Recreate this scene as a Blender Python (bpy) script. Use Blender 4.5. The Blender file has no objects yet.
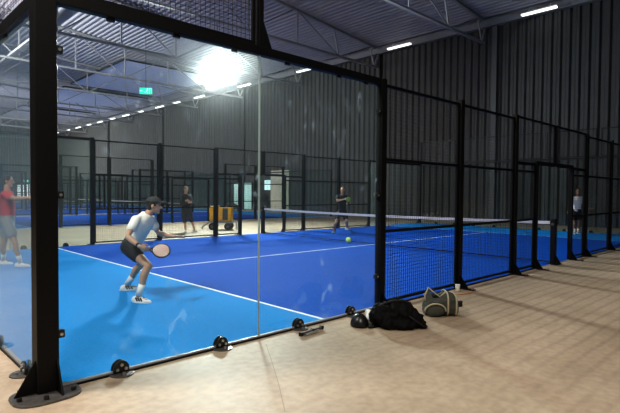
import bpy, bmesh, math, random
from mathutils import Vector, Matrix, noise
random.seed(7)
V = Vector
PI = math.pi
scn = bpy.context.scene
COL = scn.collection

# ------------------------------------------------------------------ camera
CAMP = V((-1.1098, -3.9791, 1.5023))
YAW, PITCH, ROLL, FPX = 0.80416, -0.028553, 0.0073513, 492.58
_F = V((math.cos(YAW)*math.cos(PITCH), math.sin(YAW)*math.cos(PITCH), math.sin(PITCH)))
_R = V((math.sin(YAW), -math.cos(YAW), 0)); _U = _R.cross(_F)
R2 = _R*math.cos(ROLL)+_U*math.sin(ROLL); U2 = -_R*math.sin(ROLL)+_U*math.cos(ROLL)
cam = bpy.data.cameras.new('camera'); camo = bpy.data.objects.new('camera', cam); COL.objects.link(camo)
cam.sensor_width = 36; cam.lens = FPX/620*36; cam.clip_end = 300; cam.clip_start = .05
m = Matrix.Identity(4)
for i in range(3):
    m[i][0] = R2[i]; m[i][1] = U2[i]; m[i][2] = -_F[i]; m[i][3] = CAMP[i]
camo.matrix_world = m
scn.camera = camo
def P(u, v, d):          # measured photo point at a given depth -> world
    return CAMP + (_F + R2*((u-310)/FPX) - U2*((v-206.5)/FPX))*d
def G(u, v, z=0.0):      # measured photo point on the ground
    r = _F + R2*((u-310)/FPX) - U2*((v-206.5)/FPX)
    return CAMP + r*((z-CAMP.z)/r.z)

# ------------------------------------------------------------------ materials
def mat(name, col, rough=.6, metal=0, var=0, scale=6, bump=0, emit=None, estr=0, col2=None, spec=.5, detail=4, contrast=(.3, .7)):
    mt = bpy.data.materials.new(name); mt.use_nodes = True
    nt = mt.node_tree; b = nt.nodes['Principled BSDF']
    b.inputs['Base Color'].default_value = (*col, 1); b.inputs['Roughness'].default_value = rough
    b.inputs['Metallic'].default_value = metal; b.inputs['Specular IOR Level'].default_value = spec
    if var or col2 or bump:
        tc = nt.nodes.new('ShaderNodeTexCoord'); nz = nt.nodes.new('ShaderNodeTexNoise')
        nz.inputs['Scale'].default_value = scale; nz.inputs['Detail'].default_value = detail
        nt.links.new(tc.outputs['Object'], nz.inputs['Vector'])
        if var or col2:
            cr = nt.nodes.new('ShaderNodeValToRGB')
            c2 = col2 or tuple(c*(1-var) for c in col)
            cr.color_ramp.elements[0].position = contrast[0]; cr.color_ramp.elements[1].position = contrast[1]
            cr.color_ramp.elements[0].color = (*c2, 1); cr.color_ramp.elements[1].color = (*col, 1)
            nt.links.new(nz.outputs['Fac'], cr.inputs['Fac']); nt.links.new(cr.outputs['Color'], b.inputs['Base Color'])
        if bump:
            bp = nt.nodes.new('ShaderNodeBump'); bp.inputs['Strength'].default_value = bump; bp.inputs['Distance'].default_value = .02
            nt.links.new(nz.outputs['Fac'], bp.inputs['Height']); nt.links.new(bp.outputs['Normal'], b.inputs['Normal'])
    if emit:
        b.inputs['Emission Color'].default_value = (*emit, 1); b.inputs['Emission Strength'].default_value = estr
    return mt

def glass_mat(name, dirt_veil=.03, tint=(.93, .97, .96), volume=0.0, smudge=.0):
    mt = bpy.data.materials.new(name); mt.use_nodes = True
    nt = mt.node_tree; N = nt.nodes; L = nt.links
    N.remove(N['Principled BSDF']); out = N['Material Output']
    tr = N.new('ShaderNodeBsdfTransparent'); tr.inputs['Color'].default_value = (*tint, 1)
    gl = N.new('ShaderNodeBsdfGlossy'); gl.inputs['Roughness'].default_value = .0
    fr = N.new('ShaderNodeFresnel'); fr.inputs['IOR'].default_value = 1.5
    ge = N.new('ShaderNodeNewGeometry'); iv = N.new('ShaderNodeMath'); iv.operation = 'SUBTRACT'; iv.inputs[0].default_value = 1; L.new(ge.outputs['Backfacing'], iv.inputs[1])
    fm = N.new('ShaderNodeMath'); fm.operation = 'MULTIPLY'; L.new(fr.outputs[0], fm.inputs[0]); L.new(iv.outputs[0], fm.inputs[1])
    mx = N.new('ShaderNodeMixShader'); L.new(fm.outputs[0], mx.inputs[0]); L.new(tr.outputs[0], mx.inputs[1]); L.new(gl.outputs[0], mx.inputs[2])
    tl = N.new('ShaderNodeBsdfTranslucent'); tl.inputs['Color'].default_value = (.85, .93, .93, 1)
    mx2 = N.new('ShaderNodeMixShader')
    if smudge:
        tc = N.new('ShaderNodeTexCoord')
        mp = N.new('ShaderNodeMapping'); mp.inputs['Scale'].default_value = (1.6, 1.6, 1.0)
        L.new(tc.outputs['Object'], mp.inputs['Vector'])
        n1 = N.new('ShaderNodeTexNoise'); n1.inputs['Scale'].default_value = 5; n1.inputs['Detail'].default_value = 6; n1.inputs['Distortion'].default_value = 1.5
        n2 = N.new('ShaderNodeTexNoise'); n2.inputs['Scale'].default_value = 1.1; n2.inputs['Detail'].default_value = 2
        L.new(mp.outputs[0], n1.inputs['Vector']); L.new(mp.outputs[0], n2.inputs['Vector'])
        r1 = N.new('ShaderNodeMapRange'); r1.inputs[1].default_value = .58; r1.inputs[2].default_value = .75; r1.inputs[3].default_value = 0; r1.inputs[4].default_value = 1
        r2 = N.new('ShaderNodeMapRange'); r2.inputs[1].default_value = .5; r2.inputs[2].default_value = .65; r2.inputs[3].default_value = 0; r2.inputs[4].default_value = smudge
        L.new(n1.outputs['Fac'], r1.inputs[0]); L.new(n2.outputs['Fac'], r2.inputs[0])
        ml = N.new('ShaderNodeMath'); ml.operation = 'MULTIPLY'; L.new(r1.outputs[0], ml.inputs[0]); L.new(r2.outputs[0], ml.inputs[1])
        ad = N.new('ShaderNodeMath'); ad.operation = 'ADD'; ad.inputs[1].default_value = dirt_veil; L.new(ml.outputs[0], ad.inputs[0])
        L.new(ad.outputs[0], mx2.inputs[0])
    else:
        mx2.inputs[0].default_value = dirt_veil
    L.new(mx.outputs[0], mx2.inputs[1]); L.new(tl.outputs[0], mx2.inputs[2]); L.new(mx2.outputs[0], out.inputs['Surface'])
    if volume:
        vs = N.new('ShaderNodeVolumeScatter'); vs.inputs['Density'].default_value = volume; vs.inputs['Anisotropy'].default_value = .984  # scatter added to spread a glare halo around the floodlight
        L.new(vs.outputs[0], out.inputs['Volume'])
    return mt

def concrete():
    mt = mat('concrete', (.46, .36, .26), rough=.5, spec=.3)
    nt = mt.node_tree; N = nt.nodes; L = nt.links; b = N['Principled BSDF']
    tc = N.new('ShaderNodeTexCoord')
    a = N.new('ShaderNodeTexNoise'); a.inputs['Scale'].default_value = .9; a.inputs['Detail'].default_value = 8; a.inputs['Roughness'].default_value = .6
    c = N.new('ShaderNodeTexNoise'); c.inputs['Scale'].default_value = 14; c.inputs['Detail'].default_value = 5
    for n in (a, c): L.new(tc.outputs['Object'], n.inputs['Vector'])
    r1 = N.new('ShaderNodeValToRGB'); e = r1.color_ramp.elements
    e[0].position = .3; e[0].color = (.36, .275, .195, 1); e[1].position = .7; e[1].color = (.53, .42, .31, 1)
    L.new(a.outputs['Fac'], r1.inputs['Fac'])
    r2 = N.new('ShaderNodeValToRGB'); e = r2.color_ramp.elements
    e[0].position = .32; e[0].color = (.72, .70, .68, 1); e[1].position = .62; e[1].color = (1, 1, 1, 1)
    L.new(c.outputs['Fac'], r2.inputs['Fac'])
    mx = N.new('ShaderNodeMix'); mx.data_type = 'RGBA'; mx.blend_type = 'MULTIPLY'; mx.inputs[0].default_value = .55
    L.new(r1.outputs['Color'], mx.inputs[6]); L.new(r2.outputs['Color'], mx.inputs[7]); L.new(mx.outputs[2], b.inputs['Base Color'])
    wire_shade = N.new('ShaderNodeTexWave'); wire_shade.bands_direction = 'Y'; wire_shade.inputs['Scale'].default_value = 1.9; wire_shade.inputs['Distortion'].default_value = 1.2; wire_shade.inputs['Detail'].default_value = 2; wire_shade.inputs['Detail Scale'].default_value = .6  # painted stripes imitating shadows of the fence's horizontal wires
    L.new(tc.outputs['Object'], wire_shade.inputs['Vector'])
    wr = N.new('ShaderNodeMapRange'); wr.inputs[1].default_value = .0; wr.inputs[2].default_value = .35; wr.inputs[3].default_value = .80; wr.inputs[4].default_value = 1.0; L.new(wire_shade.outputs['Fac'], wr.inputs[0])
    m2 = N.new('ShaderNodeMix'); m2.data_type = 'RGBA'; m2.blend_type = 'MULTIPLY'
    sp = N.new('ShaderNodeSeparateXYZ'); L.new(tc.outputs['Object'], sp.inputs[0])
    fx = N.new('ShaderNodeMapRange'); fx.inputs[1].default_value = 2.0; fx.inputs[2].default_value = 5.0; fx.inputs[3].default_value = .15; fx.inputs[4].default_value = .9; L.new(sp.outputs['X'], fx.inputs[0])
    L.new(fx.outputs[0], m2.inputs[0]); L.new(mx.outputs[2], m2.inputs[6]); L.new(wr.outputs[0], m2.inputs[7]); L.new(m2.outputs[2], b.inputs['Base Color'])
    mr = N.new('ShaderNodeMapRange'); mr.inputs[3].default_value = .42; mr.inputs[4].default_value = .7
    L.new(a.outputs['Fac'], mr.inputs[0]); L.new(mr.outputs[0], b.inputs['Roughness'])
    bp = N.new('ShaderNodeBump'); bp.inputs['Strength'].default_value = .12; bp.inputs['Distance'].default_value = .01
    L.new(c.outputs['Fac'], bp.inputs['Height']); L.new(bp.outputs['Normal'], b.inputs['Normal'])
    return mt

M = dict(
    black=mat('black_powder_coat', (.004, .004, .0045), .5, var=.2, scale=9, spec=.25),
    wire=mat('black_wire', (.010, .010, .012), .5),
    bracket=mat('black_bracket', (.012, .012, .013), .35),
    steel=mat('worn_steel', (.16, .15, .14), .4, metal=.5, var=.4, scale=25),
    bolt=mat('bolt_steel', (.55, .55, .55), .3, metal=.9),
    glass=glass_mat('court_glass', dirt_veil=.015),
    nearglass=glass_mat('dusty_halo_glass', dirt_veil=.006, volume=1.8, smudge=.16),
    backglass=glass_mat('back_court_glass', dirt_veil=.09, tint=(.9, .93, .93)),  # strong veil paints a pale reflection haze into the back glass
    seam=mat('glass_edge', (.40, .47, .46), .2, var=.2),
    light_blue=mat('light_blue_turf', (.006, .25, .66), .9, var=.22, scale=40, bump=.3, spec=.08),
    dark_blue=mat('dark_blue_turf', (.001, .085, .47), .9, var=.3, scale=18, bump=.3, spec=.08),
    white_line=mat('white_line_paint', (.72, .76, .80), .8, var=.1, scale=30),
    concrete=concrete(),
    crack=mat('crack', (.27, .205, .145), .9),
    wall=mat('dark_sheet_wall', (.048, .049, .052), .6, var=.2, scale=1.5, metal=.0),
    wall_light=mat('grey_sheet_wall', (.20, .20, .20), .6, var=.15, scale=1.2),
    deck=mat('roof_deck', (.34, .345, .41), .6, var=.12, scale=2),
    truss=mat('truss_paint', (.27, .275, .30), .5, var=.1),
    glowing_panel=mat('glowing_panel', (.72, .74, .86), .7, var=.08, scale=1.5, emit=(.55, .6, .9), estr=.11),  # faint emission makes the panels look brighter lit than the deck
    eave=mat('eave_paint', (.20, .21, .24), .6, var=.1),
    seam_dim=mat('dim_glass_edge', (.10, .13, .13), .3),
    column=mat('column_paint', (.085, .088, .095), .6),
    daylight_far=mat('far_daylight', (.9, .95, 1), .3, emit=(.9, .97, 1), estr=1.6),
    fixture=mat('fixture_white', (.7, .7, .7), .5),
    tube=mat('lamp_diffuser', (1, 1, 1), .5, emit=(1, .97, .93), estr=2.4),
    flood=mat('flood_led', (1, 1, 1), .5, emit=(.90, 1, .98), estr=3300),
    green=mat('exit_green', (.0, .45, .28), .5, emit=(.0, .9, .55), estr=1.1),
    green_white=mat('exit_white', (.8, 1, .9), .5, emit=(.75, 1, .9), estr=2.2),
    net=mat('net_cord', (.012, .012, .014), .8),
    tape=mat('net_tape', (.62, .64, .70), .7, var=.1),
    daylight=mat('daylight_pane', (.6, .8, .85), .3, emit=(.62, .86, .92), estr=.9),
    teal=mat('teal_sheet', (.45, .66, .64), .5, emit=(.5, .75, .75), estr=.22),  # built-in glow brightens the door and the tilted sheet
    cream=mat('lit_wall_cream', (.55, .50, .42), .7, var=.15, scale=3),
    yellow=mat('yellow_plastic', (.78, .42, .02), .4, var=.15),
    rubber=mat('rubber', (.02, .02, .02), .7),
    dark_panel=mat('dark_panel', (.05, .055, .05), .4),
    skin=mat('skin', (.52, .30, .20), .5, var=.12, scale=12),
    skin_dark=mat('skin_tanned', (.26, .14, .09), .5, var=.12, scale=12),
    white_cloth=mat('white_cloth', (.84, .83, .81), .85, var=.06, scale=9),
    black_cloth=mat('black_cloth', (.012, .012, .014), .85, var=.3, scale=9),
    dark_cloth=mat('charcoal_cloth', (.035, .035, .038), .85, var=.2, scale=9),
    red_cloth=mat('red_cloth', (.62, .04, .05), .8, var=.15, scale=8),
    khaki=mat('khaki_cloth', (.42, .36, .28), .85, var=.12, scale=8),
    grey_cloth=mat('grey_cloth', (.33, .34, .34), .85, var=.12, scale=8),
    hair=mat('dark_hair', (.018, .011, .008), .6, var=.3, scale=30),
    grey_hair=mat('greying_hair', (.16, .14, .12), .6, var=.3, scale=30),
    shoe=mat('white_shoe', (.72, .73, .74), .6, var=.08),
    shoe_grey=mat('grey_shoe', (.42, .44, .46), .6, var=.08),
    eye=mat('eye', (.05, .03, .02), .2),
    lip=mat('lip', (.35, .13, .10), .5),
    racket_face=mat('racket_face', (.52, .27, .24), .5, col2=(.70, .58, .52), scale=9),
    racket_red=mat('racket_red', (.55, .03, .03), .4),
    lime=mat('lime_plastic', (.40, .75, .05), .4, var=.1),
    ball=mat('ball_felt', (.45, .72, .22), .9, var=.1, scale=40),
    olive=mat('olive_grey_canvas', (.075, .078, .064), .9, var=.3, scale=25),
    beige=mat('beige_webbing', (.46, .42, .30), .85, var=.15),
    black_bag=mat('black_nylon', (.006, .006, .007), .85, var=.3, scale=14, bump=.4, spec=.2),
    cup=mat('white_paper', (.72, .70, .60), .8),
    orange=mat('orange_strap', (.75, .35, .04), .7),
    dark_metal=mat('dark_metal', (.05, .05, .05), .35, metal=.6),
)

# ------------------------------------------------------------------ mesh builder
class MB:
    def __init__(s): s.v = []; s.f = []; s.mi = []
    def add(s, vs, fs, mi=0):
        o = len(s.v); s.v += [tuple(x) for x in vs]
        for f in fs: s.f.append(tuple(i+o for i in f)); s.mi.append(mi)
    def box(s, a, b, mi=0):
        x0, y0, z0 = a; x1, y1, z1 = b
        s.add([(x0,y0,z0),(x1,y0,z0),(x1,y1,z0),(x0,y1,z0),(x0,y0,z1),(x1,y0,z1),(x1,y1,z1),(x0,y1,z1)],
              [(0,3,2,1),(4,5,6,7),(0,1,5,4),(1,2,6,5),(2,3,7,6),(3,0,4,7)], mi)
    def bar(s, p, q, w, h=None, up=V((0, 0, 1)), mi=0, caps=True):
        p, q = V(p), V(q); h = h or w; d = (q-p).normalized()
        a = d.cross(up)
        if a.length < 1e-4: a = d.cross(V((1, 0, 0)))
        a.normalize(); b = a.cross(d).normalized()
        vs = []
        for c in (p, q):
            for i, j in ((-1,-1),(1,-1),(1,1),(-1,1)): vs.append(c+a*(w/2*i)+b*(h/2*j))
        fs = [(0,1,5,4),(1,2,6,5),(2,3,7,6),(3,0,4,7)]
        if caps: fs += [(3,2,1,0),(4,5,6,7)]
        s.add(vs, fs, mi)
    def rings(s, rings, cap=True, mi=0, closed=False):
        n = len(rings[0]); vs = [p for r in rings for p in r]; fs = []
        k = len(rings)
        for i in range(k if closed else k-1):
            i2 = (i+1) % k
            for j in range(n):
                fs.append((i*n+j, i*n+(j+1) % n, i2*n+(j+1) % n, i2*n+j))
        if cap and not closed:
            fs.append(tuple(range(n-1, -1, -1))); fs.append(tuple((k-1)*n+j for j in range(n)))
        s.add(vs, fs, mi)
    def tube(s, pts, r, n=8, closed=False, mi=0):
        pts = [V(p) for p in pts]; rs = r if isinstance(r, (list, tuple)) else [r]*len(pts)
        out = []; k = len(pts); a = None
        for i, p in enumerate(pts):
            if closed: d = pts[(i+1) % k]-pts[i-1]
            else: d = pts[min(i+1, k-1)]-pts[max(i-1, 0)]
            d.normalize()
            if a is None:
                a = d.orthogonal().normalized()
            else:
                a = (a-d*a.dot(d)); a = a.normalized() if a.length > 1e-5 else d.orthogonal().normalized()
            b = d.cross(a)
            out.append([p+(a*math.cos(2*PI*j/n)+b*math.sin(2*PI*j/n))*rs[i] for j in range(n)])
        s.rings(out, not closed, mi, closed)
    def ell(s, c, rx, ry=None, rz=None, ax=None, nu=16, nv=10, mi=0):
        ry = ry or rx; rz = rz or rx; c = V(c)
        X, Y, Z = ax if ax else (V((1,0,0)), V((0,1,0)), V((0,0,1)))
        vs = [c+Z*(-rz)]
        for i in range(1, nv):
            t = -PI/2+PI*i/nv
            for j in range(nu):
                p = 2*PI*j/nu
                vs.append(c+X*(rx*math.cos(t)*math.cos(p))+Y*(ry*math.cos(t)*math.sin(p))+Z*(rz*math.sin(t)))
        vs.append(c+Z*rz); fs = []
        for j in range(nu): fs.append((0, 1+(j+1) % nu, 1+j))
        for i in range(nv-2):
            for j in range(nu):
                a = 1+i*nu+j; b = 1+i*nu+(j+1) % nu
                fs.append((a, b, b+nu, a+nu))
        o = 1+(nv-2)*nu; t = len(vs)-1
        for j in range(nu): fs.append((o+j, o+(j+1) % nu, t))
        s.add(vs, fs, mi)
    def capsule(s, p, q, r1, r2, n=12):
        p, q = V(p), V(q)
        if (q-p).length < 1e-4: s.ell(p, r1); return
        d = (q-p).normalized(); a = d.orthogonal().normalized(); b = d.cross(a)
        rr = []; K = 5
        for i in range(K):
            t = PI/2*(1-i/K)*.98; rr.append((p-d*(r1*math.sin(t)), r1*math.cos(t)))
        rr.append((p, r1)); rr.append((q, r2))
        for i in range(1, K+1):
            t = PI/2*i/K*.98; rr.append((q+d*(r2*math.sin(t)), r2*math.cos(t)))
        s.rings([[c+(a*math.cos(2*PI*j/n)+b*math.sin(2*PI*j/n))*r for j in range(n)] for c, r in rr])
    def chain(s, pts, rs):
        for i in range(len(pts)-1): s.capsule(pts[i], pts[i+1], rs[i], rs[i+1])
    def prism(s, poly, axis_o, ex, ey, ez, t, mi=0):       # polygon in (ex,ey) extruded along ez by +-t/2
        o = V(axis_o); n = len(poly)
        a = [o+ex*x+ey*y-ez*(t/2) for x, y in poly]; b = [o+ex*x+ey*y+ez*(t/2) for x, y in poly]
        s.add(a+b, [tuple(range(n-1, -1, -1)), tuple(range(n, 2*n))]+[(i, (i+1) % n, n+(i+1) % n, n+i) for i in range(n)], mi)
    def mesh(s, name):
        me = bpy.data.meshes.new(name); me.from_pydata(s.v, [], s.f)
        for p, i in zip(me.polygons, s.mi): p.material_index = i
        me.update(); return me
    def build(s, name, mats, parent=None, smooth=False, bevel=0, fix=True):
        me = s.mesh(name); return link(name, me, mats, parent, smooth, bevel, fix)

def link(name, me, mats, parent=None, smooth=False, bevel=0, fix=True):
    if fix:
        bm = bmesh.new(); bm.from_mesh(me); bmesh.ops.recalc_face_normals(bm, faces=bm.faces); bm.to_mesh(me); bm.free()
    for mt in (mats if isinstance(mats, (list, tuple)) else [mats]): me.materials.append(mt)
    o = bpy.data.objects.new(name, me); COL.objects.link(o)
    if parent: o.parent = parent; o.matrix_parent_inverse = Matrix.Translation(-parent.location) if parent.get('_w') else Matrix.Identity(4)
    if smooth:
        for p in me.polygons: p.use_smooth = True
    if bevel:
        b = o.modifiers.new('b', 'BEVEL'); b.width = bevel; b.segments = 2; b.limit_method = 'ANGLE'
    return o

def empty(name, loc, label, cat, group=None, world=False, rz=0):
    o = bpy.data.objects.new(name, None); COL.objects.link(o); o.location = loc; o.empty_display_size = .1
    o.rotation_euler = (0, 0, rz)
    if world: o['_w'] = 1
    return tag(o, label, cat, group)
def tag(o, label, cat, group=None):
    o['label'] = label; o['category'] = cat
    if group: o['group'] = group
    return o
def struct(o): o['kind'] = 'structure'; return o
def kids(o): return [c for c in bpy.data.objects if c.parent == o]
def dup(root, loc, label, group=None, rz=None, ch=None):
    r = root.copy(); COL.objects.link(r); r.location = loc; r['label'] = label
    if rz is not None: r.rotation_euler = (0, 0, rz)
    if group: r['group'] = group
    elif 'group' in r: del r['group']
    def rec(a, b):
        for c in (CH.get(a.name) or kids(a)):
            d = c.copy(); COL.objects.link(d); d.parent = b; rec(c, d)
    rec(root, r)
    return r
CH = {}
def solid(mb, voxel, smooth=4, wrinkle=0, wscale=10):
    """fuse overlapping closed shapes into one continuous surface"""
    me = mb.mesh('tmp'); o = bpy.data.objects.new('tmp', me); COL.objects.link(o)
    bm = bmesh.new(); bm.from_mesh(me); bmesh.ops.recalc_face_normals(bm, faces=bm.faces); bm.to_mesh(me); bm.free()
    r = o.modifiers.new('r', 'REMESH'); r.mode = 'VOXEL'; r.voxel_size = voxel
    if smooth:
        s = o.modifiers.new('s', 'SMOOTH'); s.iterations = smooth; s.factor = .5
    dg = bpy.context.evaluated_depsgraph_get(); dg.update()
    new = bpy.data.meshes.new_from_object(o.evaluated_get(dg)); new.materials.clear()
    bpy.data.objects.remove(o); bpy.data.meshes.remove(me)
    if wrinkle:
        nn = [v.normal.copy() for v in new.vertices]
        for v, n in zip(new.vertices, nn):
            q = v.co*wscale
            v.co += n*(noise.noise(q)*wrinkle+noise.noise(q*2.3)*wrinkle*.5)
    return new

# ------------------------------------------------------------------ the hall
XW, YF, YN, XB, ZE, XR, ZR = 24.0, 92.0, -14.0, -22.0, 10.75, 1.0, 12.9
def roofz(x): return ZE+(ZR-ZE)*(1-abs(x-XR)/23.0)
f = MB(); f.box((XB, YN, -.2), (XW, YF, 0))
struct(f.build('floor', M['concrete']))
def corrugated(a0, a1, depth, period, fn):
    pts = []; a = a0
    while a < a1:
        for t, d in ((0, 0), (.28, 0), (.48, depth), (.80, depth)): pts.append((a+t*period, d))
        a += period
    mb = MB()
    lo = [fn(x, d, 0) for x, d in pts]; hi = [fn(x, d, 1) for x, d in pts]; n = len(pts)
    mb.add(lo+hi, [(i, i+1, n+i+1, n+i) for i in range(n-1)])
    return mb
w = corrugated(YN, YF, .09, .42, lambda y, d, k: (XW+d, y, 0 if k == 0 else roofz(XW)))
struct(w.build('wall_end', M['wall'], fix=False))
w = corrugated(XB, XW, .09, .42, lambda x, d, k: (x, YF+d, 0 if k == 0 else roofz(x)))
struct(w.build('wall_far', M['wall_light'], fix=False))
w = corrugated(XB, XW, .09, .42, lambda x, d, k: (x, YN-d, 0 if k == 0 else roofz(x)))
struct(w.build('wall_near', M['wall_light'], fix=False))
w = corrugated(YN, YF, .09, .42, lambda y, d, k: (XB-d, y, 0 if k == 0 else roofz(XB)))
struct(w.build('wall_back', M['wall_light'], fix=False))
w = corrugated(XB-.1, XW+.1, .05, .32, lambda x, d, k: (x, YN if k == 0 else YF, roofz(x)+d))
struct(w.build('ceiling', M['deck'], fix=False))
# pale eave beam along the end wall and the wall column
mb = MB(); mb.box((XW-.28, YN, 10.32), (XW-.02, YF, 10.62)); mb.box((XW-.34, YN, 10.28), (XW-.02, YF, 10.32)); mb.box((XW-.34, YN, 10.62), (XW-.02, YF, 10.66))
struct(mb.build('trim_1', M['eave']))
for i, y in enumerate((8.1, 15.8, 30.2, 44.6, 59.0)):
    mb = MB(); mb.box((XW-.16, y-.13, 0), (XW-.02, y+.13, 10.28)); mb.box((XW-.24, y-.17, 0), (XW-.02, y+.17, .03))
    struct(mb.build('trim_%d' % (i+2), M['column' if i == 0 else 'wall']))
# hairline joints in the floor slab
mb = MB()
for pts in ([G(266, 344), G(272, 362), G(279, 385), G(285, 412)],):
    for a, b in zip(pts[:-1], pts[1:]):
        mb.bar(a+V((0, 0, .0005)), b+V((0, 0, .0005)), .004, .001)
struct(mb.build('trim_7', M['crack']))

# roof trusses: one, then copies
def make_truss():
    t = empty('roof_truss', (0, 15.9, 0), 'x', 'truss', 'pale steel roof trusses')
    zb = 9.5; x0, x1 = XB+.3, XW-.15
    a = MB(); a.bar((x0, 0, zb), (x1, 0, zb), .16, .10); a.bar((x0, 0, zb+.06), (x1, 0, zb+.06), .05, .05); a.build('bottom_chord', M['truss'], t)
    a = MB(); rz = lambda x: roofz(x)-.1
    a.bar((x0, 0, rz(x0)), (XR, 0, rz(XR)), .16, .12); a.bar((XR, 0, rz(XR)), (x1, 0, rz(x1)), .16, .12); a.build('top_chord', M['truss'], t)
    a = MB(); st_ = 3.3; xs = [x1-.25-st_*i for i in range(14)]
    for i, x in enumerate(xs[:-1]):
        a.bar((x, 0, zb), (x-.45 if i < 2 else x, 0, rz(x)), .07)
        if i % 2 == 0: a.bar((x-st_, 0, zb), (x-.3, 0, rz(x)), .06)
        else: a.bar((x, 0, zb), (x-st_, 0, rz(x-st_)), .06)
    a.bar((x1-.25, 0, zb), (x1+.1, 0, 10.3), .06)
    a.build('web', M['truss'], t)
    CH[t.name] = kids(t)
    return t
tr = make_truss()
ys = [(1.5, 'first'), (8.7, 'second'), (15.9, 'third'), (23.1, 'fourth'), (30.3, 'fifth'), (37.5, 'sixth'), (44.7, 'seventh'), (51.9, 'eighth'), (59.1, 'ninth'), (66.3, 'tenth'), (73.5, 'eleventh'), (80.7, 'twelfth')]
for y, n in ys:
    lb = 'pale steel roof truss, %s in the row from the near end of the hall' % n
    if abs(y-15.9) < .1: tr['label'] = lb
    else: dup(tr, (0, y, 0), lb, 'pale steel roof trusses')
# cable tray slung across the trusses
mb = MB(); mb.box((6.55, 8.6, 9.59), (6.85, 60, 9.62)); mb.box((6.53, 8.6, 9.59), (6.56, 60, 9.73)); mb.box((6.84, 8.6, 9.59), (6.87, 60, 9.73))
tag(mb.build('cable_tray', M['truss']), 'long grey cable tray running below the roof trusses', 'cable tray')

# added slabs with a faint glow, for the brighter ceiling bays by the end wall
for y0, y1, s in ((31, 42.3, 'nearest of three'), (44, 56, 'middle of three'), (58, 70, 'farthest of three')):
    t = empty('added_glow_slab', (18.6, (y0+y1)/2, 10.95), 'large pale bluish slab with a built-in glow, added for a brighter ceiling bay near the end wall, '+s, 'ceiling panel')
    h = (y1-y0)/2
    a = MB(); a.box((-4.6, -h, 0), (4.6, h, .06)); a.build('sheet', M['glowing_panel'], t)
    a = MB()
    for x in (-4.62, 4.6): a.box((x, -h, -.05), (x+.04, h, .08))
    for y in (-h-.02, h): a.box((-4.6, y, -.05), (4.6, y+.04, .08))
    a.build('frame', M['dark_metal'], t)
# strip lights along the end wall
def make_strip(l=1.7):
    t = empty('strip_light', (0, 0, 0), 'x', 'light', 'strip lights along the end wall')
    a = MB(); a.box((-.06, -l/2, .0), (.06, l/2, .07)); a.build('housing', M['fixture'], t, bevel=.01)
    a = MB(); a.box((-.10, -l/2+.03, -.07), (.10, l/2-.03, 0)); a.build('diffuser', M['tube'], t, bevel=.015)
    for y in (-.5, .5): a = MB(); a.bar((0, y, .07), (.12, y, .25), .02); a.build('hanger', M['fixture'], t)
    CH[t.name] = kids(t)
    return t
st = make_strip()
names = 'first second third fourth fifth sixth seventh eighth ninth tenth eleventh twelfth thirteenth fourteenth fifteenth'.split()
for i, y in enumerate((5.65, 13.79, 22.0, 29.3, 36.26, 40.7, 44.04, 48.7, 52.3, 56.3, 60.0, 64.1, 67.9, 72.3, 77.2)):
    lb = 'lit white strip light at the top of the end wall, %s from the right' % names[i]
    if i == 0: st.location = (23.3, y, 10.3); st['label'] = lb
    else: dup(st, (23.3, y, 10.3), lb, 'strip lights along the end wall')

# floodlight cluster hung from the third truss
FL = V((11.9, 15.65, 7.1))
t = empty('floodlight', FL, 'glaring white floodlight hanging over the walkway behind the court', 'floodlight')
aim = (V((3, -1, 1.5))-FL).normalized(); sx = aim.cross(V((0, 0, 1))).normalized(); sy = sx.cross(aim)
for dx, dy in ((-.34, .30), (.30, -.08)):
    a = MB(); b = MB(); c = MB()
    o = sx*dx+sy*dy
    a.prism([(-.28, -.22), (.28, -.22), (.28, .22), (-.28, .22)], o, sx, sy, aim, .12)
    b.prism([(-.24, -.18), (.24, -.18), (.24, .18), (-.24, .18)], o+aim*.066, sx, sy, aim, .01)
    for k in range(-3, 4): c.prism([(-.01, -.17), (.01, -.17), (.01, .17), (-.01, .17)], o+sx*(k*.07)-aim*.1, sx, sy, aim, .1)
    h_ = a.build('lamp_housing', M['dark_metal'], t); b.build('lamp_face', M['flood'], h_); c.build('cooling_fins', M['dark_metal'], h_)
a = MB(); a.bar((0, .25, -.05), (0, .25, 2.36), .05); a.bar(sx*-.8-aim*.1, sx*.8-aim*.1, .05); a.bar((0, .25, .1), -aim*.12, .05)
a.build('hanger', M['truss'], t)

# hanging exit sign
t = empty('exit_sign', (11.24, 21.89, 7.0), 'green exit sign with running figure hanging on a thin rod', 'exit sign')
ex = V((.75, -.66, 0)).normalized(); ey = V((0, 0, 1)); ez = ex.cross(ey)
a = MB(); a.prism([(-.34, -.17), (.34, -.17), (.34, .17), (-.34, .17)], (0, 0, 0), ex, ey, ez, .06); a.build('sign_panel', M['green'], t, bevel=.01)
a = MB(); fr_ = ez*.034
def seg(x0, y0, x1, y1, w_=.035): a.bar(ex*x0+ey*y0+fr_, ex*x1+ey*y1+fr_, w_, .006, up=ez.cross(ex*(x1-x0)+ey*(y1-y0)))
a.ell(ex*.10+ey*.10+fr_, .032, .032, .032)
seg(.09, .06, .05, -.03); seg(.05, -.03, .11, -.08); seg(.11, -.08, .08, -.14); seg(.05, -.03, -.02, -.08); seg(-.02, -.08, -.08, -.07); seg(.09, .05, .15, .01, .025); seg(.09, .05, .01, .03, .025)
a.build('running_figure', M['green_white'], t); a = MB()
seg(.2, -.14, .2, .14, .02); seg(.3, -.14, .3, .14, .02); seg(.2, .14, .3, .14, .02); 
a.build('door_symbol', M['green_white'], t); a = MB()
seg(-.29, 0, -.14, 0, .03); seg(-.29, 0, -.22, .06, .03); seg(-.29, 0, -.22, -.06, .03)
a.build('arrow', M['green_white'], t)
a = MB(); a.bar((0, 0, .17), (0, 0, 3.0), .02); a.build('rod', M['dark_metal'], t)

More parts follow.
